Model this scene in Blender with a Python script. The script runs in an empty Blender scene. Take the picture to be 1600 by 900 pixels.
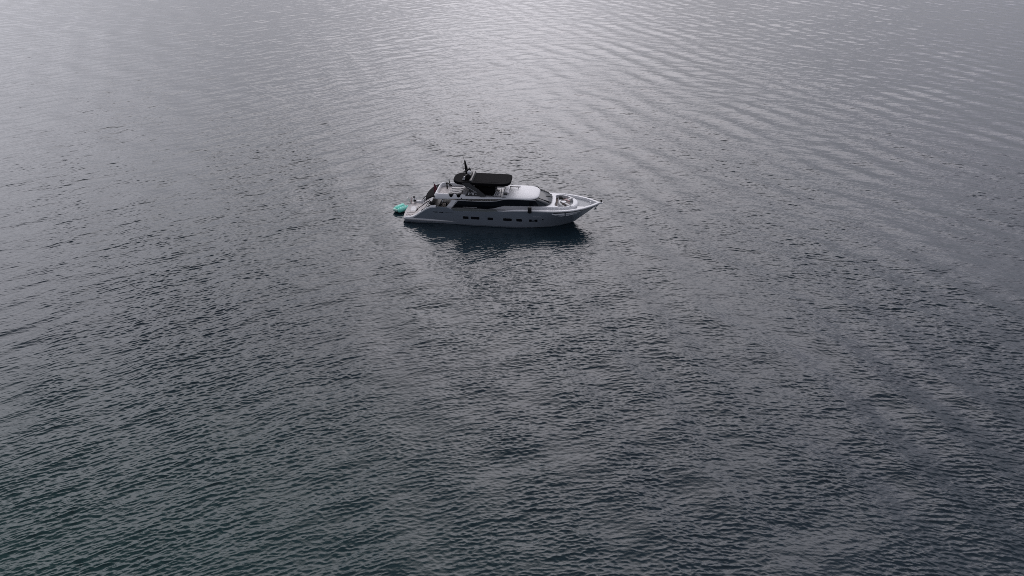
import bpy, bmesh, math, random
import numpy as np
from mathutils import Vector, Matrix
R = math.radians
random.seed(7)
C = bpy.context.scene.collection
scene = bpy.context.scene

# ------------------------------------------------------------ camera
cam_d = bpy.data.cameras.new('camera')
cam = bpy.data.objects.new('camera', cam_d); C.objects.link(cam)
cam.location = (0, 0, 42.26)
cam.rotation_euler = (R(90 - 31.15), 0, 0)
cam_d.sensor_width = 36; cam_d.lens = 36 * 1067 / 1600
cam_d.clip_start = 1; cam_d.clip_end = 20000
scene.camera = cam

# ------------------------------------------------------------ sky: hazy overcast, sun veiled ahead of the camera
SUN_AZ, SUN_EL = R(3), R(42)            # azimuth from +Y towards +X
w = bpy.data.worlds.new('World'); scene.world = w; w.use_nodes = True
nt = w.node_tree; nt.nodes.clear(); L = nt.links.new
def N(t, **k):
    n = nt.nodes.new(t)
    for a, b in k.items(): setattr(n, a, b)
    return n
out = N('ShaderNodeOutputWorld'); bg = N('ShaderNodeBackground'); bg.inputs['Strength'].default_value = 0.1
sky = N('ShaderNodeTexSky', sky_type='NISHITA', sun_disc=False)
sky.sun_elevation = SUN_EL; sky.sun_rotation = SUN_AZ; sky.air_density = 1.0; sky.dust_density = 3.0
tc = N('ShaderNodeTexCoord')
def glow(az, el, width, amt, col, fx=1.0):
    """a bright patch of thin cloud centred on one direction of the sky (fx > 1 narrows it sideways)"""
    d = Vector((math.sin(az) * math.cos(el), math.cos(az) * math.cos(el), math.sin(el)))
    s = N('ShaderNodeVectorMath', operation='SUBTRACT'); L(tc.outputs['Generated'], s.inputs[0]); s.inputs[1].default_value = d
    m = N('ShaderNodeMapping', vector_type='TEXTURE'); m.inputs['Rotation'].default_value = (0, 0, -az); m.inputs['Scale'].default_value = (1 / fx, 1, 1)
    L(s.outputs[0], m.inputs['Vector'])
    q = N('ShaderNodeVectorMath', operation='DOT_PRODUCT'); L(m.outputs[0], q.inputs[0]); L(m.outputs[0], q.inputs[1])
    e = N('ShaderNodeMath', operation='MULTIPLY'); L(q.outputs['Value'], e.inputs[0]); e.inputs[1].default_value = -1 / (2 * width * width)
    x = N('ShaderNodeMath', operation='EXPONENT'); L(e.outputs[0], x.inputs[0])
    v = N('ShaderNodeVectorMath', operation='SCALE'); v.inputs[0].default_value = tuple(amt * c for c in col); L(x.outputs[0], v.inputs['Scale'])
    return v.outputs[0]
def vadd(a, b):
    v = N('ShaderNodeVectorMath', operation='ADD'); L(a, v.inputs[0]); L(b, v.inputs[1]); return v.outputs[0]
base = N('ShaderNodeRGB'); base.outputs[0].default_value = (2.6, 2.65, 3.1, 1)
cl = base.outputs[0]
cl = vadd(cl, glow(R(0), R(26), 0.55, 3.0, (.98, .96, 1.05)))
cl = vadd(cl, glow(R(1), R(33), 0.20, 29.0, (1, .955, 1.04), 1.15))
cl = vadd(cl, glow(R(-37), R(33), 0.20, 30.0, (.99, .965, 1.03), 1.05))
cl = vadd(cl, glow(R(34), R(37), 0.19, 19.0, (.99, .95, 1.07), .95))
cl = vadd(cl, glow(R(-1), R(13), 0.10, 2.5, (1, .97, 1.0), 1.0))
cl = vadd(cl, glow(R(-46), R(15), 0.20, 3.5, (1, .98, 1.0)))
# soft cloud structure
nz = N('ShaderNodeTexNoise'); nz.inputs['Scale'].default_value = 3.2; nz.inputs['Detail'].default_value = 5; nz.inputs['Roughness'].default_value = .55
mp = N('ShaderNodeMapping'); mp.inputs['Scale'].default_value = (1, 1, 2.2); L(tc.outputs['Generated'], mp.inputs['Vector']); L(mp.outputs[0], nz.inputs['Vector'])
mr = N('ShaderNodeMapRange'); mr.inputs['From Min'].default_value = .3; mr.inputs['From Max'].default_value = .7; mr.inputs['To Min'].default_value = .82; mr.inputs['To Max'].default_value = 1.18
L(nz.outputs['Fac'], mr.inputs['Value'])
cs = N('ShaderNodeVectorMath', operation='SCALE'); L(cl, cs.inputs[0]); L(mr.outputs[0], cs.inputs['Scale'])
mx = N('ShaderNodeMix', data_type='RGBA'); mx.inputs['Factor'].default_value = .88
L(sky.outputs[0], mx.inputs['A']); L(cs.outputs[0], mx.inputs['B'])
L(mx.outputs['Result'], bg.inputs['Color']); L(bg.outputs[0], out.inputs[0])

sun_d = bpy.data.lights.new('sun', 'SUN'); sun_d.energy = 0.5; sun_d.angle = R(55); sun_d.color = (1, .96, .94)
sun = bpy.data.objects.new('sun', sun_d); C.objects.link(sun)
sv = Vector((math.sin(SUN_AZ) * math.cos(SUN_EL), math.cos(SUN_AZ) * math.cos(SUN_EL), math.sin(SUN_EL)))
sun.rotation_euler = sv.to_track_quat('Z', 'Y').to_euler()
scene.cycles.use_denoising = False; scene.cycles.filter_width = 0.9
scene.view_settings.view_transform = 'Standard'; scene.view_settings.look = 'None'
scene.view_settings.exposure = 0.15; scene.view_settings.gamma = 1.0; scene.view_settings.use_curve_mapping = False

# ------------------------------------------------------------ water
def grow(v, step, stages):
    """grid lines whose spacing grows outward: (limit, growth) stages"""
    a = [v]; s = step
    for lim, g in stages:
        while a[-1] < lim: s *= g; a.append(a[-1] + s)
    return a
us = grow(0.0, .00092, ((.98, 1.0), (60, 1.06))); us = np.array([-v for v in us[:0:-1]] + us)
near = grow(-25.0, .06, ((4000, 1.08),))
far = [25.0]
while far[-1] < 320: far.append(far[-1] + .045 * (1 + .020 * max(0, far[-1] - 30)))
s = far[-1] - far[-2]
while far[-1] < 12000: s *= 1.06; far.append(far[-1] + s)
ys = np.array([-v for v in near[:0:-1]] + far)
nx, ny = len(us), len(ys)
wid = np.where(ys > 20, ys + 25, 45).astype(np.float32)              # the grid fans out with distance
Y = np.repeat(ys.astype(np.float32)[:, None], nx, 1)
X = (us.astype(np.float32)[None, :] * wid[:, None])
SP = np.maximum(np.gradient(us).astype(np.float32)[None, :] * wid[:, None], np.gradient(ys).astype(np.float32)[:, None])
rng = np.random.RandomState(11)
def trains(X, Y, SP, spec):
    """sum of wave trains: rows of wavelength, crest bearing, rms slope share, phase"""
    Z = np.zeros_like(X); DX = np.zeros_like(X); DY = np.zeros_like(X)
    smin = SP.min()
    W = Y + np.float32(26) * np.log(np.cosh(np.clip(X / 50, -8, 8)))       # the crests bend gently round, as they do off a shore
    for lam, az, sl, ph in spec:
        if lam < 2.2 * smin: continue
        k = 2 * math.pi / lam; cx, cy = math.cos(az), -math.sin(az); a = sl / k
        f = a * np.clip((lam / SP - 2.2) / 1.8, 0, 1)
        t = np.float32(k * cx) * X + np.float32(k * cy) * W + np.float32(ph)
        Z += f * np.cos(t); s_ = f * np.sin(t) * np.float32(.95); DX -= cx * s_; DY -= cy * s_
    return Z, DX, DY
def spectrum(n, l0, l1, crest_az, spread, slope):
    """n trains; crest_az = compass bearing of the crest lines from +Y, slope = total rms slope"""
    return [(math.exp(rng.uniform(math.log(l0), math.log(l1))), R(crest_az + rng.normal() * spread), slope * math.sqrt(2.0 / n), rng.uniform(0, 6.283)) for _ in range(n)]
swell = spectrum(20, 3.6, 8.0, 66, 20, .030) + spectrum(14, 5.0, 9.0, -30, 12, .042) + spectrum(44, 1.3, 4.0, 80, 30, .036)
ripple = spectrum(54, .20, .42, 80, 16, .155) + spectrum(50, .40, .76, 80, 17, .105) + spectrum(24, .8, 1.5, 80, 22, .052) + spectrum(34, .22, .7, 112, 24, .095)
gust = spectrum(8, 6, 12, 58, 10, 1) + spectrum(8, 7, 14, -30, 10, 1) + spectrum(12, 20, 60, -25, 24, 1.7)   # the wind's own uneven streaks
V = np.empty((ny, nx, 3), np.float32)
for r0 in range(0, ny, 60):
    sl_ = slice(r0, min(ny, r0 + 60)); x_, y_, s_p = X[sl_], Y[sl_], SP[sl_]
    z1, a1, b1 = trains(x_, y_, s_p, swell); z2, a2, b2 = trains(x_, y_, s_p, ripple)
    g = np.zeros_like(x_)
    for lam, az, w_, ph in gust:
        k = 2 * math.pi / lam; g += np.float32(w_ * .55) * np.cos(np.float32(k * math.cos(az)) * x_ - np.float32(k * math.sin(az)) * y_ + np.float32(ph))
    g = np.clip(1 + .22 * g, .55, 1.5)
    lee = np.exp(-((x_ + 1) / 15) ** 2 - ((y_ - 83) / 7.5) ** 2)          # calmer water in the yacht's lee
    g = g * (1 - .55 * lee); z1 = z1 * (1 - .35 * lee)
    V[sl_, :, 0] = x_ + a1 + a2 * g; V[sl_, :, 1] = y_ + b1 + b2 * g; V[sl_, :, 2] = z1 + z2 * g
idx = np.arange(nx * ny, dtype=np.int32).reshape(ny, nx)
F = np.stack([idx[:-1, :-1], idx[:-1, 1:], idx[1:, 1:], idx[1:, :-1]], -1).reshape(-1, 4)
me = bpy.data.meshes.new('water')
me.vertices.add(nx * ny); me.vertices.foreach_set('co', V.ravel())
me.loops.add(F.size); me.loops.foreach_set('vertex_index', F.ravel())
me.polygons.add(len(F)); me.polygons.foreach_set('loop_start', np.arange(0, F.size, 4, dtype=np.int32))
me.polygons.foreach_set('use_smooth', np.ones(len(F), bool))
me.update(calc_edges=True)
water = bpy.data.objects.new('water', me); C.objects.link(water); water['kind'] = 'structure'

def mat_water():
    m = bpy.data.materials.new('water'); m.use_nodes = True; t = m.node_tree; n = t.nodes; l = t.links.new
    p = n['Principled BSDF']
    p.inputs['IOR'].default_value = 1.333; p.inputs['Roughness'].default_value = .05
    p.inputs['Base Color'].default_value = (.006, .016, .019, 1)
    g = n.new('ShaderNodeTexCoord')
    def noise(rot, sx, sy, sc, det, rough, dist=0.0):
        a = n.new('ShaderNodeMapping'); a.inputs['Rotation'].default_value = (0, 0, R(rot)); a.inputs['Scale'].default_value = (sx, sy, 1)
        l(g.outputs['Object'], a.inputs['Vector'])
        q = n.new('ShaderNodeTexNoise'); q.inputs['Scale'].default_value = sc; q.inputs['Detail'].default_value = det
        q.inputs['Roughness'].default_value = rough; q.inputs['Distortion'].default_value = dist
        l(a.outputs[0], q.inputs['Vector']); return q.outputs['Fac']
    def mth(op, a, b):
        q = n.new('ShaderNodeMath'); q.operation = op
        for i, v in enumerate((a, b)):
            if isinstance(v, (int, float)): q.inputs[i].default_value = v
            else: l(v, q.inputs[i])
        return q.outputs[0]
    # short wind ripples, crests mostly across the view; sharpened to peaks
    r1 = noise(-8, .45, 1, 2.2, 3, .55, .6); r2 = noise(-24, .5, 1, 3.4, 3, .6, .4)
    def ridge(v): return mth('SUBTRACT', 1.0, mth('ABSOLUTE', mth('MULTIPLY', mth('SUBTRACT', v, .5), 2.6), 0))
    h = mth('ADD', mth('MULTIPLY', r1, 1.0), mth('MULTIPLY', r2, .6))
    h = mth('ADD', h, mth('MULTIPLY', ridge(noise(-15, .42, 1, 1.5, 2, .5, .5)), .22))
    # cat's paws: the breeze roughens the surface in broad uneven streaks
    pat = noise(35, .35, 1, .035, 4, .6)
    r = n.new('ShaderNodeMapRange'); r.inputs['From Min'].default_value = .35; r.inputs['From Max'].default_value = .65
    r.inputs['To Min'].default_value = .65; r.inputs['To Max'].default_value = 1.25; l(pat, r.inputs['Value'])
    b = n.new('ShaderNodeBump'); b.inputs['Strength'].default_value = 1; b.inputs['Distance'].default_value = .035
    l(mth('MULTIPLY', h, r.outputs[0]), b.inputs['Height']); l(b.outputs[0], p.inputs['Normal'])
    # slightly greener and bluer bodies of water
    c = n.new('ShaderNodeMix'); c.data_type = 'RGBA'; c.inputs['A'].default_value = (.012, .021, .031, 1); c.inputs['B'].default_value = (.009, .038, .034, 1)
    a = n.new('ShaderNodeMapping'); a.vector_type = 'TEXTURE'; a.inputs['Location'].default_value = (-42, 20, 0); a.inputs['Scale'].default_value = (58, 42, 42)
    l(g.outputs['Object'], a.inputs['Vector']); q = n.new('ShaderNodeTexGradient'); q.gradient_type = 'SPHERICAL'; l(a.outputs[0], q.inputs['Vector'])
    f = mth('MULTIPLY', mth('ADD', q.outputs['Fac'], mth('MULTIPLY', noise(0, 1, 1, .03, 3, .5), .25)), .95)
    f2 = n.new('ShaderNodeClamp'); l(f, f2.inputs[0]); l(f2.outputs[0], c.inputs['Factor']); l(c.outputs['Result'], p.inputs['Base Color'])
    return m
me.materials.append(mat_water())
print('water', nx, ny, nx * ny)

# ------------------------------------------------------------ materials
def mat(name, col, rough=.5, metal=0.0, spec=.5, vary=.08, vscale=6.0, bump=0.0, coat=0.0):
    """principled paint / fabric with a little uneven tone"""
    m = bpy.data.materials.new(name); m.use_nodes = True; t = m.node_tree; n = t.nodes; l = t.links.new
    p = n['Principled BSDF']; p.inputs['Roughness'].default_value = rough; p.inputs['Metallic'].default_value = metal
    p.inputs['Specular IOR Level'].default_value = spec; p.inputs['Coat Weight'].default_value = coat
    g = n.new('ShaderNodeTexCoord'); z = n.new('ShaderNodeTexNoise'); z.inputs['Scale'].default_value = vscale; z.inputs['Detail'].default_value = 4
    l(g.outputs['Object'], z.inputs['Vector'])
    c = n.new('ShaderNodeMix'); c.data_type = 'RGBA'
    c.inputs['A'].default_value = tuple(min(1, v * (1 - vary)) for v in col) + (1,); c.inputs['B'].default_value = tuple(min(1, v * (1 + vary)) for v in col) + (1,)
    l(z.outputs['Fac'], c.inputs['Factor']); l(c.outputs['Result'], p.inputs['Base Color'])
    if bump:
        b = n.new('ShaderNodeBump'); b.inputs['Distance'].default_value = bump; l(z.outputs['Fac'], b.inputs['Height']); l(b.outputs[0], p.inputs['Normal'])
    return m
def mat_teak(name, col, dark, pitch=.12):
    m = bpy.data.materials.new(name); m.use_nodes = True; t = m.node_tree; n = t.nodes; l = t.links.new
    p = n['Principled BSDF']; p.inputs['Roughness'].default_value = .7
    g = n.new('ShaderNodeTexCoord'); s = n.new('ShaderNodeSeparateXYZ'); l(g.outputs['Object'], s.inputs[0])
    d = n.new('ShaderNodeMath'); d.operation = 'DIVIDE'; l(s.outputs['Y'], d.inputs[0]); d.inputs[1].default_value = pitch
    f = n.new('ShaderNodeMath'); f.operation = 'FRACT'; l(d.outputs[0], f.inputs[0])
    q = n.new('ShaderNodeMath'); q.operation = 'LESS_THAN'; l(f.outputs[0], q.inputs[0]); q.inputs[1].default_value = .12
    z = n.new('ShaderNodeTexNoise'); z.inputs['Scale'].default_value = 2.5; z.inputs['Detail'].default_value = 5; l(g.outputs['Object'], z.inputs['Vector'])
    a = n.new('ShaderNodeMix'); a.data_type = 'RGBA'; a.inputs['A'].default_value = tuple(v * .8 for v in col) + (1,); a.inputs['B'].default_value = tuple(v * 1.15 for v in col) + (1,); l(z.outputs['Fac'], a.inputs['Factor'])
    c = n.new('ShaderNodeMix'); c.data_type = 'RGBA'; l(q.outputs[0], c.inputs['Factor']); l(a.outputs['Result'], c.inputs['A']); c.inputs['B'].default_value = dark + (1,)
    l(c.outputs['Result'], p.inputs['Base Color']); return m
M = dict(
    hull=mat('grey_hull_paint', (.38, .425, .485), .22, metal=.5, vary=.05, vscale=.8),
    white=mat('white_gelcoat', (.73, .73, .74), .5, spec=.3, vary=.04, vscale=1.5),
    offwhite=mat('off_white_gelcoat', (.56, .56, .57), .45, vary=.06, vscale=2),
    nonskid=mat('grey_nonskid_deck', (.40, .41, .42), .8, vary=.08, vscale=5),
    glass=mat('tinted_glass', (.006, .008, .012), .06, vary=.1),
    shield=mat('windshield_glass', (.022, .030, .038), .10, spec=.25, vary=.15, vscale=1.2),
    sideglass=mat('bulwark_glass', (.16, .175, .17), .12, vary=.15, vscale=.7),
    canvas=mat('black_canvas', (.006, .006, .007), .9, spec=.08, vary=.2, vscale=3, bump=.004),
    black=mat('black_paint', (.010, .010, .011), .45, vary=.2, spec=.3),
    carbon=mat('charcoal_paint', (.030, .031, .033), .4, vary=.15, vscale=3),
    steel=mat('brushed_steel', (.55, .56, .58), .25, metal=1, vary=.05),
    teak=mat_teak('weathered_teak', (.50, .47, .46), (.32, .30, .29)),
    teakdark=mat_teak('oiled_teak', (.16, .125, .11), (.05, .04, .035)),
    cushion=mat('white_cushion', (.62, .61, .60), .9, vary=.08, vscale=4, bump=.006),
    greycush=mat('grey_cushion', (.24, .24, .25), .9, vary=.1, vscale=4, bump=.006),
    taupe=mat('taupe_cushion', (.20, .17, .165), .9, vary=.2, vscale=4, bump=.006),
    blush=mat('blush_towel', (.50, .36, .36), .95, vary=.12, vscale=7, bump=.01),
    mint=mat('mint_rubber', (.28, .84, .70), .45, vary=.15, vscale=2.5),
    palemint=mat('pale_mint_rubber', (.42, .66, .58), .5, vary=.1, vscale=2.5),
    red=mat('dark_red_cloth', (.07, .008, .018), .9, vary=.25, vscale=4),
    antifoul=mat('dark_antifouling', (.02, .022, .026), .6, vary=.2),
    rope=mat('rope', (.45, .43, .40), .9, vary=.15, vscale=30),
)
ORIGIN = Vector((-15.115, 91.048, 0)); YAW = R(-7)
FRAME = Matrix.Translation(ORIGIN) @ Matrix.Rotation(YAW, 4, 'Z')      # the yacht's own axes: x forward from the transom, y to port

def obj(name, bm, m, parent=None, smooth=False, bevel=0.0, matrix=None):
    bmesh.ops.recalc_face_normals(bm, faces=bm.faces)
    d = bpy.data.meshes.new(name); bm.to_mesh(d); bm.free()
    if smooth: d.shade_smooth()
    o = bpy.data.objects.new(name, d); C.objects.link(o)
    for x in (m if isinstance(m, (list, tuple)) else [m]): d.materials.append(M[x] if isinstance(x, str) else x)
    if parent: o.parent = parent
    if matrix is not None: o.matrix_basis = matrix
    if bevel:
        b = o.modifiers.new('bevel', 'BEVEL'); b.width = bevel; b.segments = 2; b.limit_method = 'ANGLE'; b.angle_limit = R(35)
    if smooth and not bevel:
        pass
    return o
def tag(o, label, cat, group=None):
    o['label'] = label; o['category'] = cat
    if group: o['group'] = group
    return o
def thing(name, label, cat, loc=(0, 0, 0), rz=0, group=None, local=True):
    """an Empty at the thing's base; loc is in the yacht's axes when local"""
    o = bpy.data.objects.new(name, None); C.objects.link(o); o.empty_display_size = .3
    if local: o.location = FRAME @ Vector(loc); o.rotation_euler = (0, 0, YAW + rz)
    else: o.location = loc; o.rotation_euler = (0, 0, rz)
    return tag(o, label, cat, group)
def B(): return bmesh.new()
def box(bm, x0, x1, y0, y1, z0, z1, mtx=None, mi=0):
    vs = [bm.verts.new((x, y, z)) for z in (z0, z1) for y in (y0, y1) for x in (x0, x1)]
    if mtx is not None:
        for v in vs: v.co = mtx @ v.co
    for f in ((0, 1, 3, 2), (4, 6, 7, 5), (0, 4, 5, 1), (2, 3, 7, 6), (0, 2, 6, 4), (1, 5, 7, 3)):
        bm.faces.new([vs[i] for i in f]).material_index = mi
    return bm
def prism(bm, poly, a, b, axis='y', mi=0):
    """poly of 2-D points swept between a and b (numbers or functions of the point) along an axis"""
    def pt(p, s):
        v = s(*p) if callable(s) else s
        return {'y': (p[0], v, p[1]), 'z': (p[0], p[1], v), 'x': (v, p[0], p[1])}[axis]
    A = [bm.verts.new(pt(p, a)) for p in poly]; D = [bm.verts.new(pt(p, b)) for p in poly]; n = len(poly)
    bm.faces.new(A[::-1]).material_index = mi; bm.faces.new(D).material_index = mi
    for i in range(n): bm.faces.new((A[i], A[(i + 1) % n], D[(i + 1) % n], D[i])).material_index = mi
    return bm
def grid(bm, rows, close=False, mi=0):
    vr = [[bm.verts.new(p) for p in r] for r in rows]
    for i in range(len(vr) - 1):
        n = len(vr[i]); m_ = n if close else n - 1
        for j in range(m_):
            q = [vr[i][j], vr[i][(j + 1) % n], vr[i + 1][(j + 1) % n], vr[i + 1][j]]
            bm.faces.new(q).material_index = mi
    return vr
def loft(bm, loops, caps=True, mi=0):
    vr = grid(bm, loops, True, mi)
    if caps: bm.faces.new(vr[0][::-1]).material_index = mi; bm.faces.new(vr[-1]).material_index = mi
    return vr
def tube(bm, pts, r, seg=8, mi=0, caps=True):
    pts = [Vector(p) for p in pts]; loops = []
    rs = r if isinstance(r, (list, tuple)) else [r] * len(pts)
    for i, p in enumerate(pts):
        d = (pts[min(i + 1, len(pts) - 1)] - pts[max(i - 1, 0)]).normalized()
        u = d.cross(Vector((0, 0, 1)));  u = u if u.length > .05 else d.cross(Vector((0, 1, 0))); u.normalize(); v = d.cross(u)
        loops.append([p + (u * math.cos(a) + v * math.sin(a)) * rs[i] for a in [2 * math.pi * k / seg for k in range(seg)]])
    loft(bm, loops, caps, mi); return bm
def ball(bm, c, r, sx=1, sy=1, sz=1, seg=14):
    m = Matrix.Translation(c) @ Matrix.Diagonal((sx, sy, sz, 1)); bmesh.ops.create_uvsphere(bm, u_segments=seg, v_segments=seg // 2 + 2, radius=r, matrix=m); return bm
def lathe(bm, prof, c=(0, 0, 0), seg=18):
    loops = [[(c[0] + r * math.cos(a), c[1] + r * math.sin(a), c[2] + z) for a in [2 * math.pi * k / seg for k in range(seg)]] for r, z in prof]
    loft(bm, loops); return bm
def rrect(x0, x1, y0, y1, r, n=5):
    rs = r if isinstance(r, (list, tuple)) else [r] * 4; p = []
    for (cx, cy, a0), q in zip(((x1, y1, 0), (x0, y1, 90), (x0, y0, 180), (x1, y0, 270)), rs):
        sx = -1 if cx == x1 else 1; sy = -1 if cy == y1 else 1
        for k in range(n + 1):
            a = R(a0 + 90 * k / n); p.append((cx + sx * q + q * math.cos(a), cy + sy * q + q * math.sin(a)))
    return p
def lerp(a, b, t): return a + (b - a) * t
def interp(x, pts): return float(np.interp(x, [p[0] for p in pts], [p[1] for p in pts]))
def smoothstep(t): t = max(0, min(1, t)); return t * t * (3 - 2 * t)

# ------------------------------------------------------------ the yacht
TIP = 27.65
def h_stem(z): return 24.0 + 3.6 * max(0, min(1, z / 3.1)) if z > 0 else 24.0 + z * 1.4
def hy(x, z):
    """half breadth of the hull at x, z"""
    s = max(0, min(1, z / 3.0)) ** 1.5; xe = h_stem(z); x0 = lerp(15, 19.5, s); e = lerp(2.6, 3.1, s)
    b = lerp(2.86, 3.27, max(0, min(1, z / 3.1)) ** .7)
    if z < 0: b *= max(.05, 1 - (z / -1.1) ** 2 * .75)
    b -= .06 * max(0, 1 - x / 6) 
    u = max(0, min(1, (x - x0) / (xe - x0)))
    return b * (1 - u ** e)
def ztop(x): 
    return interp(x, [(0, .62), (1.0, .66), (1.5, .82), (2.0, 1.15), (2.5, 1.53), (3.35, 2.15), (3.8, 2.42), (4.3, 2.6), (5.2, 2.69), (6.4, 2.70), (6.7, 2.62), (7.4, 2.26), (7.8, 2.18),
                      (12.0, 2.32), (13.2, 2.42), (15.6, 2.68), (18.2, 2.80), (21, 2.83), (24, 2.90), (27.65, 3.10)])
def hx(X, z): return X if X < 12 else 12 + (X - 12) * (h_stem(z) - 12) / (TIP - 12)
stations = [.2, .4, .8, 1.2, 1.5, 1.75, 2.0, 2.3, 2.6, 3.0, 3.35, 3.8, 4.3, 5.2, 5.8, 6.4, 6.7, 7.05, 7.4, 7.8, 9, 10.5, 12] + list(np.linspace(13, 27.65, 44))
yacht = thing('motor_yacht', 'long grey and white motor yacht with black hardtop lying alone on the open sea', 'yacht')

bm = B()
for s in (-1, 1):
    rows = []
    for X in stations:
        zt = ztop(X); r = []
        for z in list(np.linspace(-1.0, 0.0, 4)) + list(np.linspace(.1, zt, 12)):
            x = hx(X, z); r.append((x, s * max(hy(x, z), .012), z))
        rows.append(r)
    grid(bm, rows)
zz = list(np.linspace(-1.0, 0, 4)) + list(np.linspace(.1, .62, 4))
grid(bm, [[(.2, -hy(0, z), z), (.2, hy(0, z), z)] for z in zz])
bmesh.ops.remove_doubles(bm, verts=bm.verts, dist=.003)
hull = obj('hull', bm, 'hull', yacht, smooth=True)

def side_patch(bm, poly, off=.012, s=-1, thick=.02, inner=None):
    """a shape drawn in x,z on the hull's side, following its surface"""
    a = [bm.verts.new((x, s * (hy(x, z) + off), z)) for x, z in poly]
    b = [bm.verts.new((x, s * (hy(x, z) - thick), z)) for x, z in poly]
    bm.faces.new(a); n = len(a)
    for i in range(n): bm.faces.new((a[i], a[(i + 1) % n], b[(i + 1) % n], b[i]))
def strip_patch(bm, xs_, zlo, zhi, off=.014, s=-1, lowoff=None):
    rows = [[(x, s * (hy(x, z) + o), z) for z, o in ((zlo(x), -.01), (zlo(x), off if lowoff is None else lowoff), (zhi(x), off), (zhi(x), -.01))] for x in xs_]
    grid(bm, rows)
# boot stripe at the waterline
bm = B()
for s in (-1, 1): strip_patch(bm, np.linspace(0, 23.8, 60), lambda x: -.3, lambda x: .10, .006, s)
obj('boot_stripe', bm, 'antifoul', hull)
# pale spray rail running forward from the platform
for s in (-1, 1):
    bm = B(); rows = []
    for x in np.linspace(.12, 7.8, 34):
        k = 1 - smoothstep((x - 3.5) / 4.3); zc = .60 - .012 * x
        rows.append([(x, s * (hy(x, zc) + d * k * 1.0 - .01), zc + dz * (.35 + .65 * k)) for d, dz in ((0, -.22), (.09, -.17), (.15, .0), (.11, .10), (0, .13))])
    grid(bm, rows); obj('spray_rail', bm, 'offwhite', hull, smooth=True)
# hull windows
for x0, x1 in ((8.73, 9.44), (9.86, 10.98), (12.21, 12.9), (14.41, 15.53), (16.25, 16.96), (18.03, 19.1)):
    for s in (-1, 1):
        zc = 1.25 + .004 * (x0 - 8); h = .165
        bm = B(); side_patch(bm, rrect(x0 - .05, x1 + .05, zc - h - .05, zc + h + .05, .1, 4), .006, s)
        f = obj('hull_window', bm, 'carbon', hull)
        bm = B(); side_patch(bm, rrect(x0, x1, zc - h, zc + h, .08, 4), .012, s); obj('pane', bm, 'glass', f)
for s in (-1, 1):
    bm = B(); side_patch(bm, [(19.87 + .11 * math.cos(a), 1.5 + .10 * math.sin(a)) for a in np.linspace(0, 6.283, 13)[:-1]], .012, s); obj('porthole', bm, 'glass', hull)
    # vents and the thin line of lettering aft
    for x0, x1, z0, z1 in ((4.52, 5.12, 1.85, 1.97), (5.34, 5.95, 1.85, 1.97)):
        bm = B(); side_patch(bm, rrect(x0, x1, z0, z1, .04, 3), .012, s); obj('vent', bm, 'glass', hull)
    bm = B()
    xx = 6.15
    for wd in (.10, .05, .09, .09, .05, .10, .08, .05, .10, .09, .05, .08): 
        side_patch(bm, [(xx, 1.88), (xx + wd, 1.88), (xx + wd, 1.94), (xx, 1.94)], .010, s); xx += wd + .035
    obj('lettering', bm, 'carbon', hull)
    bm = B(); strip_patch(bm, np.linspace(18.5, 19.7, 8), lambda x: 1.93, lambda x: 1.99, .012, s); obj('name_strip', bm, 'offwhite', hull)
    # twin white ledges tilted to catch light, imitating bright slots under the bow rail
    for lo, hi, zl, zh in ((21.1, 25.25, 2.36, 2.56), (22.0, 24.55, 2.06, 2.14)):
        for a, b in ((lo, 22.85), (23.02, hi)):
            bm = B()
            def up(x, zh=zh, lo=lo, hi=hi): return zh + (x - 23) * .035
            def dn(x, zl=zl, zh=zh, lo=lo, hi=hi):
                e = min(1, (x - lo) / .55 + .08, (hi - x) / .9 + .08); return zh + (x - 23) * .035 - (zh - zl) * max(.05, min(1, e))
            strip_patch(bm, np.linspace(a, b, 14), dn, up, .0, s, .13); obj('bow_slot_ledge', bm, 'white', hull)
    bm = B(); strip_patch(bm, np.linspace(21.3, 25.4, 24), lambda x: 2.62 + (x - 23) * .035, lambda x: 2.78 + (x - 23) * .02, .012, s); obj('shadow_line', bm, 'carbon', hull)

# gunwale: grey aft, broad white rail forward
bm = B()
def xin(X, s, d, z): 
    y = hy(X, min(z, 3.1)); return (X, s * max(y - d, 0.0), z)
for s in (-1, 1):
    rows = []
    for X in [x for x in stations if 1.5 <= x <= 14.6]:
        z = ztop(X); y = hy(X, z); zd = min(z - .02, 1.78 if X > 3.4 else .66)
        rows.append([(X, s * y, z - .01), (X, s * (y + .01), z + .03), (X, s * (y - .16), z + .03), (X, s * (y - .18), zd)])
    grid(bm, rows)
obj('bulwark', bm, 'hull', hull)
bm = B()
for s in (-1, 1):
    rows = []
    for X in np.linspace(13.6, 27.5, 70):
        z = ztop(X); y = hy(X, z); k = smoothstep((X - 13.6) / 3); wd = lerp(.05, lerp(.24, .42, smoothstep((X - 22) / 4)), k)
        u = smoothstep((27.6 - X) / .5)
        rows.append([(X, s * max(0, y - .03), z - .06), (X, s * (y + .05 * k), z - .05), (X, s * (y + .06 * k), z + .07 * k + .01), (X, s * max(0, y - .04), z + .11 * k + .02), (X, s * max(0, y - wd), z + .11 * k + .02), (X, s * max(0, y - wd - .02), z - .34)])
    grid(bm, rows)
obj('bow_rail', bm, 'white', hull, smooth=False)
bm = B(); prism(bm, rrect(27.1, 27.95, -.22, .22, .12), 3.08, 3.24, 'z'); obj('bow_sprit', bm, 'white', hull, bevel=.03)
bm = B(); ball(bm, (27.75, .1, 3.40), .16, 1, .8, 1); tube(bm, [(27.75, .1, 3.2), (27.75, .1, 3.5)], .06); obj('bow_light', bm, 'black', hull, smooth=True)
bm = B()                                                           # anchor stowed in the stem
tube(bm, [(27.35, 0, 2.75), (26.9, 0, 2.35)], .05); prism(bm, [(26.75, 2.15), (27.2, 2.2), (27.05, 2.55)], -.2, .2, 'y')
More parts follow.
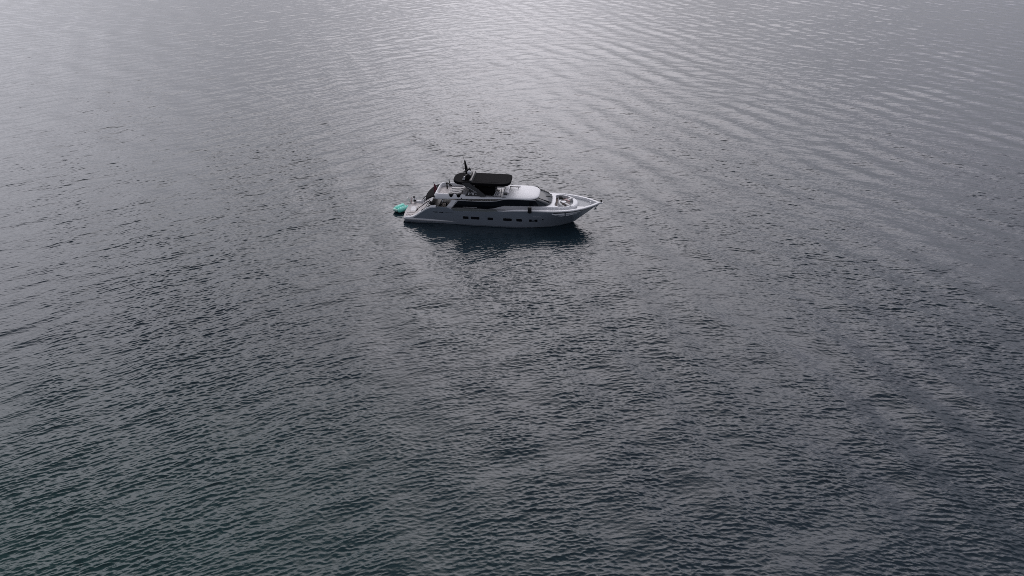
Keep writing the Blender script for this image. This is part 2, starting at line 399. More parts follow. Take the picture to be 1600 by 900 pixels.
obj('anchor', bm, 'steel', hull)

# decks
def deck_z(x): return interp(x, [(3.6, 1.78), (7.5, 1.78), (8, 1.95), (12.5, 2.05), (15.5, 2.38), (21, 2.62), (27.4, 2.80)])
bm = B()
rows = []
for x in np.linspace(7.4, 27.2, 70):
    y = max(.02, hy(x, min(3.05, ztop(x))) - .1); rows.append([(x, -y, deck_z(x)), (x, 0, deck_z(x) + .04), (x, y, deck_z(x))])
grid(bm, rows); deck = obj('deck', bm, 'nonskid', yacht, smooth=True)
bm = B(); grid(bm, [[(x, -hy(x, 1.78) + .12, 1.78), (x, hy(x, 1.78) - .12, 1.78)] for x in np.linspace(3.3, 7.4, 8)]); obj('cockpit_sole', bm, 'teakdark', deck)
# hatches and grooves of the foredeck
bm = B(); prism(bm, rrect(24.45, 25.5, -1.5, -.75, .1), deck_z(25) - .02, deck_z(25) + .07, 'z'); obj('deck_hatch', bm, 'offwhite', deck, bevel=.02)
bm = B()
tube(bm, [(24.6 + 2.0 * math.sin(a), 1.9 * math.cos(a) * (-1), deck_z(25.5) + .045) for a in np.linspace(.15, 1.35, 12)], .035)
obj('deck_groove', bm, 'greycush', deck)
bm = B()
for y in (-.22, .22): lathe(bm, [(.16, 0), (.16, .12), (.09, .15), (.09, .28), (.15, .32), (.15, .36)], (26.3, y, deck_z(26.3)))
obj('windlass', bm, 'steel', deck, smooth=True)

# swim platform with steps up each side
plat = [(.25, -2.78), (.0, -2.6), (-.18, -1.9), (-.35, 0), (-.35, 1.9), (-.2, 2.55), (.05, 2.78), (2.2, 2.78), (2.2, -2.78)]
bm = B(); prism(bm, plat, .22, .60, 'z'); platform = obj('swim_platform', bm, 'offwhite', yacht, bevel=.08)
bm = B(); prism(bm, [(x * .93 + (.02 if x < 0 else 0), y * .93) for x, y in plat], .60, .612, 'z'); obj('platform_deck', bm, 'teak', platform)
bm = B()                                                           # slatted wet area near the edge
for k in range(5): box(bm, .22 + .2 * k, .29 + .2 * k, -2.35, -1.55, .612, .64)
obj('grating', bm, 'taupe', platform)
bm = B(); box(bm, .05, 1.25, -1.0, 1.3, .612, .66); obj('platform_hatch', bm, 'teak', platform, bevel=.02)
# sloping transom / garage door
bm = B(); prism(bm, [(1.75, .5), (1.95, .62), (3.15, 1.9), (3.55, 2.25), (4.0, 2.25), (4.0, .5)], -1.95, 1.95, 'y'); tr = obj('transom', bm, 'offwhite', yacht, bevel=.06)
bm = B(); prism(bm, [(1.93, .70), (3.02, 1.86), (3.0, 1.89), (1.91, .73)], -1.6, 1.6, 'y'); obj('garage_door', bm, 'teak', tr, bevel=.01)
for s in (-1, 1):
    bm = B()
    for k in range(6):
        x0 = 1.75 + .30 * k; box(bm, x0, 4.1, s * 1.97, s * 2.66, .5, .62 + .205 * (k + 1))
    st = obj('side_steps', bm, 'white', yacht, bevel=.02)
    bm = B()
    for k in range(6):
        x0 = 1.75 + .30 * k; z = .62 + .205 * (k + 1); box(bm, x0 + .03, x0 + .28, s * 2.05, s * 2.56, z, z + .012)
    obj('tread', bm, 'teak', st)
    # white wing that sweeps up beside the steps
    prof = [(x, ztop(x) + .10) for x in (.35, 1.0, 1.5, 2.0, 2.5, 3.0, 3.35, 3.8, 4.3, 4.9)]
    bm = B(); rows = []
    for x, z in prof:
        y = hy(x, z - .1); rows.append([(x, s * (y + .02), z - .14), (x, s * (y + .0), z + .03), (x, s * (y - .12), z + .09), (x, s * (y - .38), z + .09), (x, s * (y - .46), max(.5, z - .9))])
    grid(bm, rows); wing = obj('stern_wing', bm, 'white', yacht, smooth=False)
    bm = B()
    for x, l in ((2.75, .5), (3.55, .42)):
        z = ztop(x) + .06; y = hy(x, z)
        tube(bm, [(x, s * (y - .22), z + .13), (x + l, s * (y - .22), z + .13 + l * .68)], .085)
    obj('black_cleat_pad', bm, 'black', wing)
    bm = B(); tube(bm, [(1.7, s * 2.05, 1.35), (2.0, s * 2.05, 1.75), (3.6, s * 2.05, 3.0), (4.0, s * 2.05, 3.05)], .055)
    for x, z0, z1 in ((2.0, .9, 1.75), (3.6, 2.0, 3.0)): tube(bm, [(x, s * 2.05, z0), (x, s * 2.05, z1)], .03)
    obj('handrail', bm, 'black', wing, smooth=True)
    bm = B(); ball(bm, (4.15, s * 2.55, 2.95), .26, 1.3, .8, 1.0); obj('mooring_winch', bm, 'black', wing, smooth=True)

# main deck house
HW = 2.50
def roof_lo(x): return interp(x, [(4.2, 3.52), (11, 3.52), (12.2, 3.56), (13.4, 3.72), (14.3, 3.98), (15.1, 4.08), (19.4, 4.08)])
bm = B()
outl = []
for s in (-1, 1):
    rows = []
    for x in (6.9, 7.8, 9, 11, 12.2, 13.4, 14.3, 15.1, 17, 18.7):
        rows.append([(x, s * (HW + .02), deck_z(x) - .1), (x, s * HW, 2.9), (x, s * (HW - .04), roof_lo(x) + .06)])
    grid(bm, rows)
grid(bm, [[(7.6, -HW, 1.7), (7.6, HW, 1.7)], [(7.6, -HW, 3.6), (7.6, HW, 3.6)]])
house = obj('deckhouse', bm, 'offwhite', yacht)
for s in (-1, 1):
    bm = B(); poly = [(7.95, 3.50), (7.1, 2.36), (12.2, 2.50), (12.9, 2.62), (14.45, 3.10), (18.6, 3.24), (19.25, 3.3), (18.75, 4.07), (15.1, 4.06), (14.3, 3.96), (13.4, 3.70), (12.2, 3.54), (11, 3.50)]
    prism(bm, poly, s * (HW - .1), s * (HW + .035), 'y'); sw = obj('side_window', bm, 'glass', house)
    bm = B(); box(bm, 8.6, 10.0, s * (HW + .035), s * (HW + .06), 2.50, 2.56); obj('window_reflection_strip', bm, 'carbon', sw)  # charcoal strip standing in for a reflection on the glass
    bm = B(); prism(bm, [(6.95, 2.36), (7.75, 3.50), (7.10, 3.52), (6.15, 2.40)], lambda x, z, s=s: s * (2.85 - .30 * (z - 2.36)), lambda x, z, s=s: s * (2.75 - .30 * (z - 2.36)), 'y'); obj('raked_pillar', bm, 'white', house)
    bm = B(); tube(bm, [(8.6, s * 2.6, 2.62), (10.6, s * 2.6, 2.66)], .025); obj('grab_rail', bm, 'offwhite', house)
    # glass bulwark of the balcony
    bm = B(); rows = []
    for x in np.linspace(7.2, 13.5, 12):
        zt = interp(x, [(7.2, 2.58), (12.6, 2.66), (13.5, 2.72)]); zb = ztop(x)
        rows.append([(x, s * (hy(x, zb) - .05), zb + .02), (x, s * (hy(x, zb) - .05), zt)])
    grid(bm, rows)
    gb = obj('glass_bulwark', bm, 'sideglass', yacht)
    gb.modifiers.new('thick', 'SOLIDIFY').thickness = .03
    bm = B(); tube(bm, [(6.7, s * 3.04, 2.73), (12.6, s * 3.06, 2.69), (14.6, s * 3.1, 2.74)], .03); obj('cap_rail', bm, 'carbon', gb)
# cockpit: sofa, table, bulkhead doors
bm = B(); prism(bm, rrect(4.1, 5.0, -1.9, 1.9, .2), 1.78, 2.25, 'z'); prism(bm, rrect(3.95, 4.25, -1.9, 1.9, .1), 2.25, 2.75, 'z'); obj('cockpit_sofa', bm, 'carbon', yacht, bevel=.05)
bm = B(); prism(bm, rrect(5.4, 6.4, -1.1, 1.1, .2), 2.45, 2.52, 'z'); 
for y in (-.6, .6): box(bm, 5.8, 6.0, y - .08, y + .08, 1.78, 2.45)
obj('cockpit_table', bm, 'carbon', yacht)
bm = B(); box(bm, 7.55, 7.59, -1.9, 1.9, 1.8, 3.45); obj('saloon_door', bm, 'glass', house)
for s in (-1, 1):
    bm = B(); tube(bm, [(5.55, s * 2.35, 2.6), (5.75, s * 2.2, 3.55)], .06); obj('overhang_post', bm, 'steel', house, smooth=True)
    bm = B(); box(bm, 4.9, 6.6, s * 2.55, s * 2.95, 2.28, 2.50); obj('side_locker', bm, 'carbon', house, bevel=.03)

# flybridge: white fascia ring round a sunken deck
fly_out = rrect(4.35, 15.2, -2.42, 2.42, [.3, 1.0, .7, .3], 8)
def inset(p, d, x0=5.0, x1=15.2): 
    cx, cy = 9.8, 0; return [(cx + (x - cx) * (1 - d / 5.4), y * (1 - d / 2.42)) for x, y in p]
bm = B()
def lo(x): return roof_lo(x)
def hi(x): return interp(x, [(5.0, 4.26), (8, 4.22), (12, 4.16), (14.2, 4.20), (15.2, 4.24)])
L0 = [(x, y, lo(x)) for x, y in inset(fly_out, .25)]; L1 = [(x, y, lo(x) + .02) for x, y in inset(fly_out, -.02)]
L2 = [(x, y, lerp(lo(x), hi(x), .30)) for x, y in fly_out]; L3 = [(x, y, hi(x) - .03) for x, y in inset(fly_out, .26)]
L4 = [(x, y, hi(x) + .03) for x, y in inset(fly_out, .32)]; L5 = [(x, y, hi(x) + .02) for x, y in inset(fly_out, .44)]; L6 = [(x, y, 3.74) for x, y in inset(fly_out, .47)]
vr = grid(bm, [L0, L1, L2, L3, L4, L5, L6], True); bm.faces.new(vr[0][::-1])
fly = obj('flybridge', bm, 'white', yacht, smooth=False)
fly.data.shade_smooth()
bm = B(); prism(bm, inset(fly_out, .46), 3.70, 3.76, 'z'); obj('fly_deck', bm, 'teak', fly)
for s in (-1, 1): obj('deck_light', ball(B(), (8.45, s * 2.43, 3.86), .075), 'black', fly)
# black awning over the cockpit's aft end
bm = B(); rows = []
for u in np.linspace(0, 1, 9):
    y = lerp(-2.55, 2.45, u); bulge = .35 * (1 - (2 * u - 1) ** 2)
    rows.append([(lerp(4.6, 3.35 - bulge, t), y * lerp(.92, 1.0, t), lerp(3.92, 3.30, t) + .10 * math.sin(t * 3.1)) for t in (0, .25, .5, .75, 1)])
grid(bm, rows); aw = obj('awning', bm, 'canvas', yacht, smooth=True); aw.modifiers.new('thick', 'SOLIDIFY').thickness = .05
for s in (-1, 1):
    bm = B(); tube(bm, [(3.85, s * 2.4, 3.3), (4.15, s * 2.55, 2.75)], .035); obj('awning_pole', bm, 'black', aw)

# forward roof: smooth white dome ahead of the flybridge
def dome_out(d=0):
    pts = []
    for k in range(21):
        a = R(-90 + 180 * k / 20); c_, s_ = math.cos(a), math.sin(a)
        pts.append((16.6 + (2.6 - d) * abs(c_) ** .62, (2.46 - d) * math.copysign(abs(s_) ** .62, s_)))
    return [(14.2, -(2.46 - d))] + pts + [(14.2, 2.46 - d)]
bm = B()
lv = [(.16, 4.02), (.02, 4.07), (.0, 4.13), (.05, 4.20), (.25, 4.28), (.7, 4.38), (1.3, 4.46), (1.9, 4.50)]
rows = [[(x, y, z) for x, y in dome_out(d)] for d, z in lv]
vr = grid(bm, rows); bm.faces.new(vr[-1])
g2 = [r[0] for r in vr] ; g3 = [r[-1] for r in vr]
bm.faces.new(g2 + g3[::-1])
dome = obj('roof_dome', bm, 'white', yacht, smooth=True)
for s in (-1, 1):
    bm = B(); grid(bm, [[(x, s * (2.34), z0), (x, s * 2.28, z1)] for x, z0, z1 in ((11.0, 4.19, 4.22), (12.2, 4.24, 4.30), (13.4, 4.27, 4.36), (14.6, 4.26, 4.34))]); obj('coaming_groove', bm, 'carbon', fly)
bm = B(); tube(bm, [(14.9, .35, 4.78), (16.2, .42, 4.76)], .06); tube(bm, [(15.0, .35, 4.45), (15.0, .35, 4.78)], .04); tube(bm, [(16.1, .41, 4.45), (16.1, .41, 4.76)], .03); obj('roof_bar', bm, 'black', dome)
bm = B(); box(bm, 15.6, 16.3, 1.0, 1.5, 4.40, 4.58); obj('roof_locker', bm, 'offwhite', dome, bevel=.04)

# windshield: raked glass wrapped round the wheelhouse
bot = []
for k in range(21):
    a = R(-90 + 180 * k / 20); c_, s_ = math.cos(a), math.sin(a)
    bot.append((18.7 + 2.22 * abs(c_) ** .66, 2.52 * math.copysign(abs(s_) ** .66, s_), 3.30 + .05 * c_))
top = [(x, y, 4.075) for x, y in dome_out(.10)[1:-1]]
bm = B(); grid(bm, [[Vector(b_).lerp(Vector(t_), k) + Vector((.10 * math.sin(k * 3.14), 0, .03 * math.sin(k * 3.14))) for b_, t_ in zip(bot, top)] for k in (0, .25, .5, .75, 1)])
ws = obj('windshield', bm, 'shield', yacht, smooth=True)
for i in (4, 7, 13, 16):
    b_, t_ = Vector(bot[i]), Vector(top[i]); o_ = Vector((.03, 0, .03))
    bm = B(); tube(bm, [b_ + o_, b_.lerp(t_, .5) + Vector((.13, 0, .06)), t_ + o_], .035 if i in (4, 16) else .028); obj('mullion', bm, 'glass', ws)
for i in (8, 11):
    b_, t_ = Vector(bot[i]), Vector(top[i - 2]); bm = B(); tube(bm, [b_ + Vector((.06, 0, .03)), b_.lerp(t_, .55) + Vector((.15, 0, .07))], .03); obj('wiper', bm, 'black', ws)
for s in (-1, 1):
    bm = B(); k = 2 if s < 0 else 18
    grid(bm, [[Vector(bot[j]).lerp(Vector(top[j]), t) + Vector((.12 * math.sin(t * 3.14), s * .03, .035)) for j in ((0, 1, 2) if s < 0 else (20, 19, 18))] for t in (0, .5, 1)])
    obj('side_pane', bm, 'glass', ws)

# coachroof with the sunken bow lounge
def ring(xa, xb, hw, nose, z, p=.6):
    pts = []
    for k in range(33):
        a = R(-180 + 360 * k / 32 + 90)
    for k in range(24):
        t = -1 + 2 * k / 23
        pts.append((xb - nose * abs(t) ** 3.0, hw * t, z))
    for k in range(24):
        t = 1 - 2 * k / 23
        pts.append((xa, hw * 1.0 * t, z)) if False else pts.append((xa + .25 * abs(t) ** 6, (hw + .0) * t, z))
    return pts
bm = B()
def outer(d, z, za=None):
    pts = []
    prof = [(17.8, 2.62), (19.5, 2.62), (21.0, 2.56), (22.3, 2.36), (23.3, 2.02), (24.1, 1.5), (24.5, .8), (24.6, 0)]
    px = np.linspace(17.8, 24.6, 1)
    a = [(x, max(0, y - d)) for x, y in prof]; a = [(x - (d if x > 24 else 0), y) for x, y in a]
    zf = lambda x: z - .05 * max(0, x - 20.5) if za is None else deck_z(x) - .02
    return [(x, -y, zf(x)) for x, y in a] + [(x, y, zf(x)) for x, y in a[-2::-1]]
well = [(21.75, -1.55), (22.0, -1.95), (22.6, -1.90), (23.3, -1.50), (23.85, -.95), (24.05, -.4), (24.1, 0)]
wl_ = [(x, y) for x, y in well] + [(x, -y) for x, y in well[-2::-1]]
O0 = outer(0, 0, 1); O1 = outer(.05, 3.15); O2 = outer(.16, 3.24)
grid(bm, [O0, O1, O2])
# top surface bridged to the well's rim
rim = [(21.42, -.8, 3.22), (21.32, -1.3, 3.22), (21.4, -1.85, 3.21), (22.0, -2.12, 3.18), (23.0, -1.80, 3.14), (23.6, -1.2, 3.12), (23.85, -.6, 3.1), (23.9, 0, 3.1)]
rim = rim + [(x, -y, z) for x, y, z in rim[-2::-1]]
n0 = [bm.verts.new(p) for p in O2]; n1 = [bm.verts.new(p) for p in rim]
for i in range(len(n0) - 1): bm.faces.new((n0[i], n0[i + 1], n1[i + 1], n1[i]))
bm.faces.new([n0[0], n1[0], n1[-1], n0[-1]])
grid(bm, [rim + [rim[0]], [(x, y, 2.70) for x, y, z in rim + [rim[0]]]])
bmesh.ops.remove_doubles(bm, verts=bm.verts, dist=.004)
coach = obj('coachroof', bm, 'white', yacht)
bm = B(); prism(bm, [(x, y) for x, y, z in rim], 2.68, 2.71, 'z'); obj('lounge_sole', bm, 'teakdark', coach)
def cush(bm, x, y, z, lx, ly, lz, rz=0.0, rx=0.0):
    m = Matrix.Translation((x, y, z)) @ Matrix.Rotation(rz, 4, 'Z') @ Matrix.Rotation(rx, 4, 'Y'); box(bm, -lx / 2, lx / 2, -ly / 2, ly / 2, 0, lz, m)
def soft(name, m, bv, *a): bm = B(); cush(bm, *a); return obj(name, bm, m, coach, bevel=bv)
soft('lounge_seat', 'greycush', .06, 22.0, 0.75, 2.71, .6, 1.7, .32); soft('lounge_seat', 'greycush', .06, 22.0, -1.0, 2.71, .6, 1.4, .32)
bm = B()
tube(bm, [(22.05, .25, 3.05), (21.95, -.3, 3.12), (22.0, -.9, 3.13), (22.3, -1.45, 3.1), (22.7, -1.65, 3.05)], .13); obj('curved_backrest', bm, 'cushion', coach, smooth=True)
soft('lounge_backrest', 'cushion', .06, 23.2, -1.15, 2.9, .3, 1.15, .3, R(42)); soft('lounge_backrest', 'cushion', .06, 23.4, .95, 2.9, .3, 1.15, .3, R(-38))
bm = B(); cush(bm, 22.95, .15, 2.71, .9, 1.7, .3); obj('sunpad', bm, 'taupe', coach, bevel=.07)
bm = B(); lathe(bm, [(.05, 0), (.05, .35), (.34, .38), (.34, .42)], (22.55, -.15, 2.71)); obj('round_table', bm, 'white', coach)
soft('throw_pillow', 'blush', .05, 22.9, .8, 2.98, .4, .4, .12, R(20)); soft('throw_pillow', 'blush', .05, 23.2, .45, 3.0, .35, .4, .12, R(50))
soft('dark_pillow', 'canvas', .05, 22.05, 1.2, 3.02, .55, .8, .14, R(10)); soft('dark_pillow', 'canvas', .05, 23.55, -1.35, 2.75, .45, .4, .2, R(20)); soft('dark_pillow', 'carbon', .05, 22.5, .5, 2.75, .3, .5, .1, R(60)); soft('dark_pillow', 'carbon', .05, 22.9, -.9, 2.98, .3, .35, .1, R(-30))
# hardtop and its arch
bm = B(); prism(bm, rrect(7.05, 15.15, -1.92, 1.95, [.8, 1.5, 1.5, 1.25], 8), 5.62, 6.02, 'z'); ht = obj('hardtop', bm, 'canvas', yacht, bevel=.10)
bm = B(); prism(bm, rrect(10.4, 14.5, -1.45, 1.5, .3), 6.02, 6.035, 'z'); obj('roof_panel', bm, 'canvas', ht)
for s in (-1, 1):
    for x0, y0 in ((14.2, 2.05),):
        bm = B(); tube(bm, [(x0 - .3, s * y0, 4.2), (x0 - .1, s * 1.85, 5.9)], .035); obj('hardtop_post', bm, 'black', ht)
    poly = [(11.85, 4.18), (11.75, 4.42), (11.0, 4.98), (10.0, 5.62), (9.6, 5.98), (8.4, 5.98), (8.75, 5.62), (9.15, 5.28), (10.2, 4.66), (10.95, 4.2)]
    bm = B(); prism(bm, poly, lambda x, z, s=s: s * (2.30 - .22 * (z - 4.2)), lambda x, z, s=s: s * (2.06 - .22 * (z - 4.2))); wing = obj('arch_wing', bm, 'carbon', ht, bevel=.05)
    bm = B(); prism(bm, [(8.95, 4.20), (9.5, 4.95), (9.8, 4.98), (11.0, 4.22)], lambda x, z, s=s: s * (2.26 - .2 * (z - 4.2)), lambda x, z, s=s: s * (2.2 - .2 * (z - 4.2))); pnl = obj('wing_panel', bm, 'glass', wing)
    bm = B()                                                       # pale slanting characters on the panel
    for x0, wd, kind in ((9.42, .20, 'I'), (9.76, .24, 'C'), (10.10, .10, 'I'), (10.38, .2, 'n')):
        def st(a, b, c_, d_, r=.04):
            tube(bm, [(a, s * (2.27 - .2 * (b - 4.2)), b), (c_, s * (2.27 - .2 * (d_ - 4.2)), d_)], r, 5)
        if kind == 'I': st(x0, 4.34, x0 + wd * .5, 4.68, .075 if wd > .15 else .045)
        if kind == 'C': st(x0 + .04, 4.64, x0 + wd, 4.66); st(x0 + wd, 4.66, x0 + wd * .9, 4.36); st(x0 + .04, 4.64, x0, 4.5)
        if kind == 'n': st(x0, 4.36, x0 + .02, 4.5, .02); st(x0 + .02, 4.5, x0 + .14, 4.5, .02); st(x0 + .14, 4.5, x0 + .15, 4.36, .02)
    obj('wing_lettering', bm, 'white', wing)
    bm = B(); tube(bm, [(9.3, s * 2.16, 5.45), (10.6, s * 2.28, 4.78)], .02); tube(bm, [(10.1, s * 2.24, 4.82), (10.45, s * 2.26, 4.80)], .05); obj('courtesy_light', bm, 'steel', wing)
bm = B(); prism(bm, [(9.5, 5.98), (9.45, 6.28), (9.52, 6.34), (9.8, 6.32), (9.95, 5.98)], -1.85, 1.85, 'y'); obj('arch_beam', bm, 'carbon', ht, bevel=.06)
bm = B(); prism(bm, [(8.5, 6.02), (8.75, 6.55), (9.1, 6.75), (9.6, 6.6), (9.6, 6.02)], -.75, .75, 'y'); mb_ = obj('mast_base', bm, 'black', ht, bevel=.08)
bm = B(); prism(bm, [(8.75, 6.4), (9.25, 6.4), (8.92, 7.6), (8.72, 8.5), (8.56, 8.5), (8.6, 7.4)], -.09, .09, 'y'); mast = obj('mast', bm, 'black', ht, bevel=.02)
bm = B(); tube(bm, [(8.6, -.55, 7.45), (8.6, .55, 7.45)], .03); tube(bm, [(8.55, -.4, 8.1), (8.55, .4, 8.1)], .03)
for y in (-.55, .55): tube(bm, [(8.5, y, 7.3), (8.5, y, 7.85)], .035)
for y in (-.4, .4): ball(bm, (8.55, y, 8.15), .07)
obj('crosstree', bm, 'black', mast)
bm = B(); tube(bm, [(8.62, 0, 8.45), (8.35, 0, 9.3)], .022); tube(bm, [(8.5, -.5, 6.6), (8.3, -.55, 8.6)], .014); tube(bm, [(8.9, .6, 6.6), (8.8, .65, 8.3)], .014); obj('antenna', bm, 'carbon', mast)
bm = B(); box(bm, -.75, .75, -.09, .09, 0, .12, Matrix.Translation((8.95, -.05, 7.15)) @ Matrix.Rotation(R(75), 4, 'Z')); lathe(bm, [(.14, -.25), (.14, 0)], (8.95, -.05, 7.15)); obj('radar_scanner', bm, 'black', mast)
bm = B(); ball(bm, (9.3, -.55, 6.98), .27, 1, 1, 1.0, 16); obj('satellite_dome', bm, 'white', mast, smooth=True)
bm = B(); ball(bm, (9.15, .55, 6.95), .22, 1, 1, 1.1, 16); obj('satellite_dome', bm, 'carbon', mast, smooth=True)
bm = B(); prism(bm, [(8.35, 6.03), (8.6, 6.5), (8.8, 6.5), (8.75, 6.03)], -1.05, -.85, 'y'); obj('horn_bracket', bm, 'offwhite', mast)

# fixed pieces of the flybridge
bm = B(); prism(bm, rrect(8.55, 9.45, -1.95, .2, .15), 3.76, 4.45, 'z'); obj('wet_bar', bm, 'greycush', fly, bevel=.06)
bm = B(); prism(bm, rrect(10.3, 12.6, .7, 1.9, .15), 3.76, 4.2, 'z'); prism(bm, rrect(10.3, 12.6, 1.7, 2.0, .1), 4.2, 4.55, 'z'); obj('dinette_sofa', bm, 'carbon', fly, bevel=.06)
bm = B(); prism(bm, rrect(10.7, 12.2, -.5, .3, .15), 4.4, 4.46, 'z'); box(bm, 11.3, 11.6, -.2, 0, 3.76, 4.4); obj('dinette_table', bm, 'carbon', fly)
bm = B(); prism(bm, rrect(10.3, 12.4, -1.95, -1.25, .12), 3.76, 4.15, 'z'); obj('side_bench', bm, 'carbon', fly, bevel=.05)
bm = B(); prism(bm, rrect(10.0, 13.0, -1.3, 1.95, .3), 4.47, 5.15, 'z'); prism(bm, rrect(10.15, 12.9, -1.2, 1.85, .3), 3.8, 4.47, 'z'); obj('shade_block', bm, 'canvas', fly, bevel=.12)  # black block added to deepen the darkness under the hardtop
bm = B(); prism(bm, [(14.1, 3.76), (14.1, 4.45), (14.35, 4.66), (14.9, 4.5), (15.1, 3.76)], -1.2, 1.3, 'y'); con = obj('helm_console', bm, 'white', fly, bevel=.06)
bm = B(); box(bm, 0, .03, -.5, .5, 0, .3, Matrix.Translation((14.08, .3, 4.4)) @ Matrix.Rotation(R(40), 4, 'Y')); obj('helm_screen', bm, 'glass', con)
bm = B(); tube(bm, [(13.95 + .18 * math.cos(a) * .3, .3 + .2 * math.sin(a), 4.35 + .18 * math.cos(a)) for a in np.linspace(0, 6.283, 15)], .02); obj('helm_wheel', bm, 'black', con)
for y in (.35, -.55):
    bm = B(); box(bm, 13.0, 13.5, y - .25, y + .25, 4.1, 4.22); box(bm, 12.95, 13.08, y - .25, y + .25, 4.2, 4.8); box(bm, 13.2, 13.3, y - .06, y + .06, 3.76, 4.1); obj('helm_seat', bm, 'carbon' if y > 0 else 'greycush', fly, bevel=.04)
bm = B()
for k in range(4): tube(bm, [(12.9 + .28 * k, -1.95, 4.2), (13.2 + .28 * k, -1.75, 4.75)], .03)
tube(bm, [(13.2, -1.75, 4.75), (14.1, -1.75, 4.75)], .03); obj('wind_deflector', bm, 'offwhite', fly)
bm = B(); box(bm, 14.3, 14.75, -1.75, -1.35, 4.25, 4.6); obj('console_locker', bm, 'carbon', fly, bevel=.04)
bm = B(); tube(bm, [(5.75, .9, 3.76), (5.75, .9, 4.55), (6.1, .5, 4.75), (6.6, .1, 4.6)], .10); ball(bm, (5.75, .9, 4.6), .17); tube(bm, [(6.0, 1.6, 3.9), (5.9, 1.7, 4.9)], .07); crane = obj('deck_crane', bm, 'black', fly, smooth=True)
bm = B(); tube(bm, [(4.6, -.1, 4.2), (4.0, -.05, 5.15)], .028); pole = obj('flagstaff', bm, 'offwhite', fly)

# ------------------------------------------------------------ loose things on and round the yacht
bm = B(); rows = []
for i, u in enumerate(np.linspace(0, 1, 10)):
    p = Vector((4.50, -.12, 4.35)).lerp(Vector((4.02, -.12, 5.1)), u)
    row = []
    for v in np.linspace(0, 1, 9):
        row.append((p.x + .35 * v * (1 - u) * 0 + .25 * v + .05 * math.sin(7 * u + 5 * v), p.y - .9 * v - .12 * math.sin(9 * u + 2 * v), p.z - .95 * v ** 1.2 - .05 * math.sin(11 * u)))
    rows.append(row)
grid(bm, rows)
fl = obj('ensign', bm, 'red', None, smooth=True, matrix=FRAME.copy()); fl.modifiers.new('thick', 'SOLIDIFY').thickness = .012
tag(fl, 'dark red ensign drooping from the staff over the black aft awning', 'flag')

def lounger(loc, label):
    t = thing('sun_lounger', label, 'sun lounger', loc, 0, 'white sun loungers on the upper deck')
    b_ = B(); prism(b_, rrect(-.95, .95, -.27, .27, .06), .16, .22, 'z'); obj('frame', b_, 'greycush', t)
    b_ = B(); prism(b_, rrect(-.93, .35, -.25, .25, .06), .22, .32, 'z'); obj('mattress', b_, 'cushion', t, bevel=.03)
    b_ = B(); box(b_, 0, .65, -.25, .25, 0, .09, Matrix.Translation((.34, 0, .24)) @ Matrix.Rotation(R(-16), 4, 'Y')); obj('backrest', b_, 'cushion', t, bevel=.03)
    for sx in (-.8, .8):
        for sy in (-.2, .2):
            b_ = B(); box(b_, sx - .025, sx + .025, sy - .025, sy + .025, 0, .16); obj('leg', b_, 'greycush', t)
    return t
lounger((7.3, -.95, 3.762), 'white sun lounger on the upper deck nearest the two black stools')
lounger((7.4, -.15, 3.762), 'white sun lounger in the middle of the upper deck row')
lounger((7.45, .70, 3.762), 'white sun lounger of the upper deck row farthest from the two black stools')
for x, lab in ((6.95, 'round black stool on the upper deck edge, the one nearer the stern'), (8.0, 'round black stool on the upper deck edge, the one nearer the arch')):
    t = thing('round_stool', lab, 'stool', (x, -2.02, 3.762), 0, 'black round stools on the upper deck')
    b_ = B(); lathe(b_, [(.05, 0), (.30, .02), (.33, .3), (.30, .46), (.1, .47)]); obj('base', b_, 'canvas', t, smooth=True)
    b_ = B(); lathe(b_, [(.30, .47), (.35, .50), (.34, .58), (.28, .62), (.05, .63)]); obj('seat', b_, 'black', t, smooth=True)
t = thing('rolled_mat', 'long black rolled mat lying between the two round black stools', 'mat', (7.47, -2.02, 3.762))
b_ = B(); tube(b_, [(-.15, 0, .42), (.17, 0, .42)], .07); prism(b_, rrect(-.15, .17, -.14, .14, .04), 0, .36, 'z'); obj('roll', b_, 'canvas', t)

# fender on the starboard rail
t = thing('fender', 'fat black fender hanging over the white rail below the windshield', 'fender', (18.08, -3.45, 2.62))
b_ = B(); lathe(b_, [(.05, 0), (.23, .04), (.27, .12), (.27, .78), (.23, .87), (.06, .92)]); obj('body', b_, 'black', t, smooth=True)
b_ = B(); tube(b_, [(0, 0, .9), (0, .2, .95), (0, .8, .62)], .02); obj('line', b_, 'black', t)

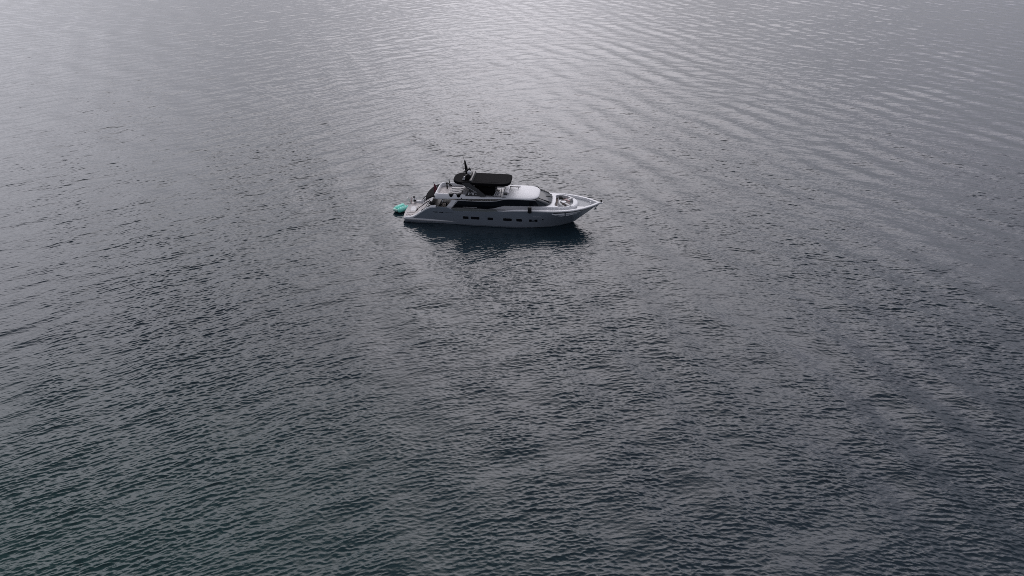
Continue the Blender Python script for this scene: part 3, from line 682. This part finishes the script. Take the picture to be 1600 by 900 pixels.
# mint inflatable dinghy lying across the stern
t = thing('inflatable_dinghy', 'mint green inflatable dinghy with two fat tubes floating behind the swim platform', 'dinghy', (-1.2, .95, 0), R(56))
for s in (-1, 1):
    b_ = B(); pts = [(-1.12, s * .24, .42), (-1.0, s * .38, .38), (-.6, s * .44, .36), (0, s * .46, .35), (.4, s * .46, .35), (.7, s * .46, .35), (.85, s * .46, .35)]
    tube(b_, pts, [.12, .30, .38, .40, .40, .34, .12], 16); obj('side_tube', b_, 'mint', t, smooth=True)
    b_ = B(); tube(b_, [(-.9, s * .42, .68), (-.2, s * .5, .75), (.55, s * .5, .75)], .035); obj('grab_line', b_, 'palemint', t)
b_ = B(); tube(b_, [(-1.18, -.38, .40), (-1.25, 0, .44), (-1.18, .38, .40)], .2, 14); obj('bow_tube', b_, 'palemint', t, smooth=True)
b_ = B(); prism(b_, rrect(-1.0, .75, -.3, .3, .1), .02, .14, 'z'); obj('floor', b_, 'carbon', t)
b_ = B(); box(b_, .62, .69, -.3, .3, .12, .40); obj('transom_board', b_, 'carbon', t)

# things on the swim platform
t = thing('water_scooter', 'small black and white water scooter standing upright on the swim platform corner', 'water scooter', (.45, 2.35, .615))
b_ = B(); lathe(b_, [(.06, 0), (.17, .12), (.20, .4), (.15, .7), (.07, .82)]); obj('body', b_, 'white', t, smooth=True)
b_ = B(); lathe(b_, [(.205, .28), (.225, .32), (.225, .50), (.2, .54)]); obj('band', b_, 'black', t)
b_ = B(); ball(b_, (-.1, 0, .95), .15); obj('nose', b_, 'black', t, smooth=True)
b_ = B(); tube(b_, [(0, -.25, .6), (0, -.3, .72), (0, .3, .72), (0, .25, .6)], .03); obj('handle', b_, 'black', t)
t = thing('deck_chair', 'pale folded deck chair leaning at the far end of the swim platform', 'deck chair', (-.25, 2.3, .615), R(20))
b_ = B(); box(b_, -.03, .03, -.25, .25, 0, 1.05, Matrix.Rotation(R(-22), 4, 'Y')); obj('back', b_, 'cushion', t, bevel=.02)
b_ = B(); box(b_, -.03, .03, -.25, .25, 0, .8, Matrix.Translation((.1, 0, 0)) @ Matrix.Rotation(R(14), 4, 'Y')); obj('seat', b_, 'blush', t, bevel=.02)
for s in (-1, 1):
    b_ = B(); tube(b_, [(.1, s * .27, 0), (-.35, s * .27, 1.0)], .02); tube(b_, [(-.05, s * .27, 0), (.25, s * .27, .8)], .02); obj('side_frame', b_, 'steel', t)
t = thing('towel', 'pale grey towel spread across the middle of the swim platform', 'towel', (.75, .2, .662), R(8))
b_ = B(); grid(b_, [[(x, y, .015 + .012 * math.sin(6 * x + 9 * y)) for y in np.linspace(-.8, .8, 14)] for x in np.linspace(-.4, .4, 8)]); o = obj('cloth', b_, 'offwhite', t, smooth=True)
o.modifiers.new('thick', 'SOLIDIFY').thickness = .012
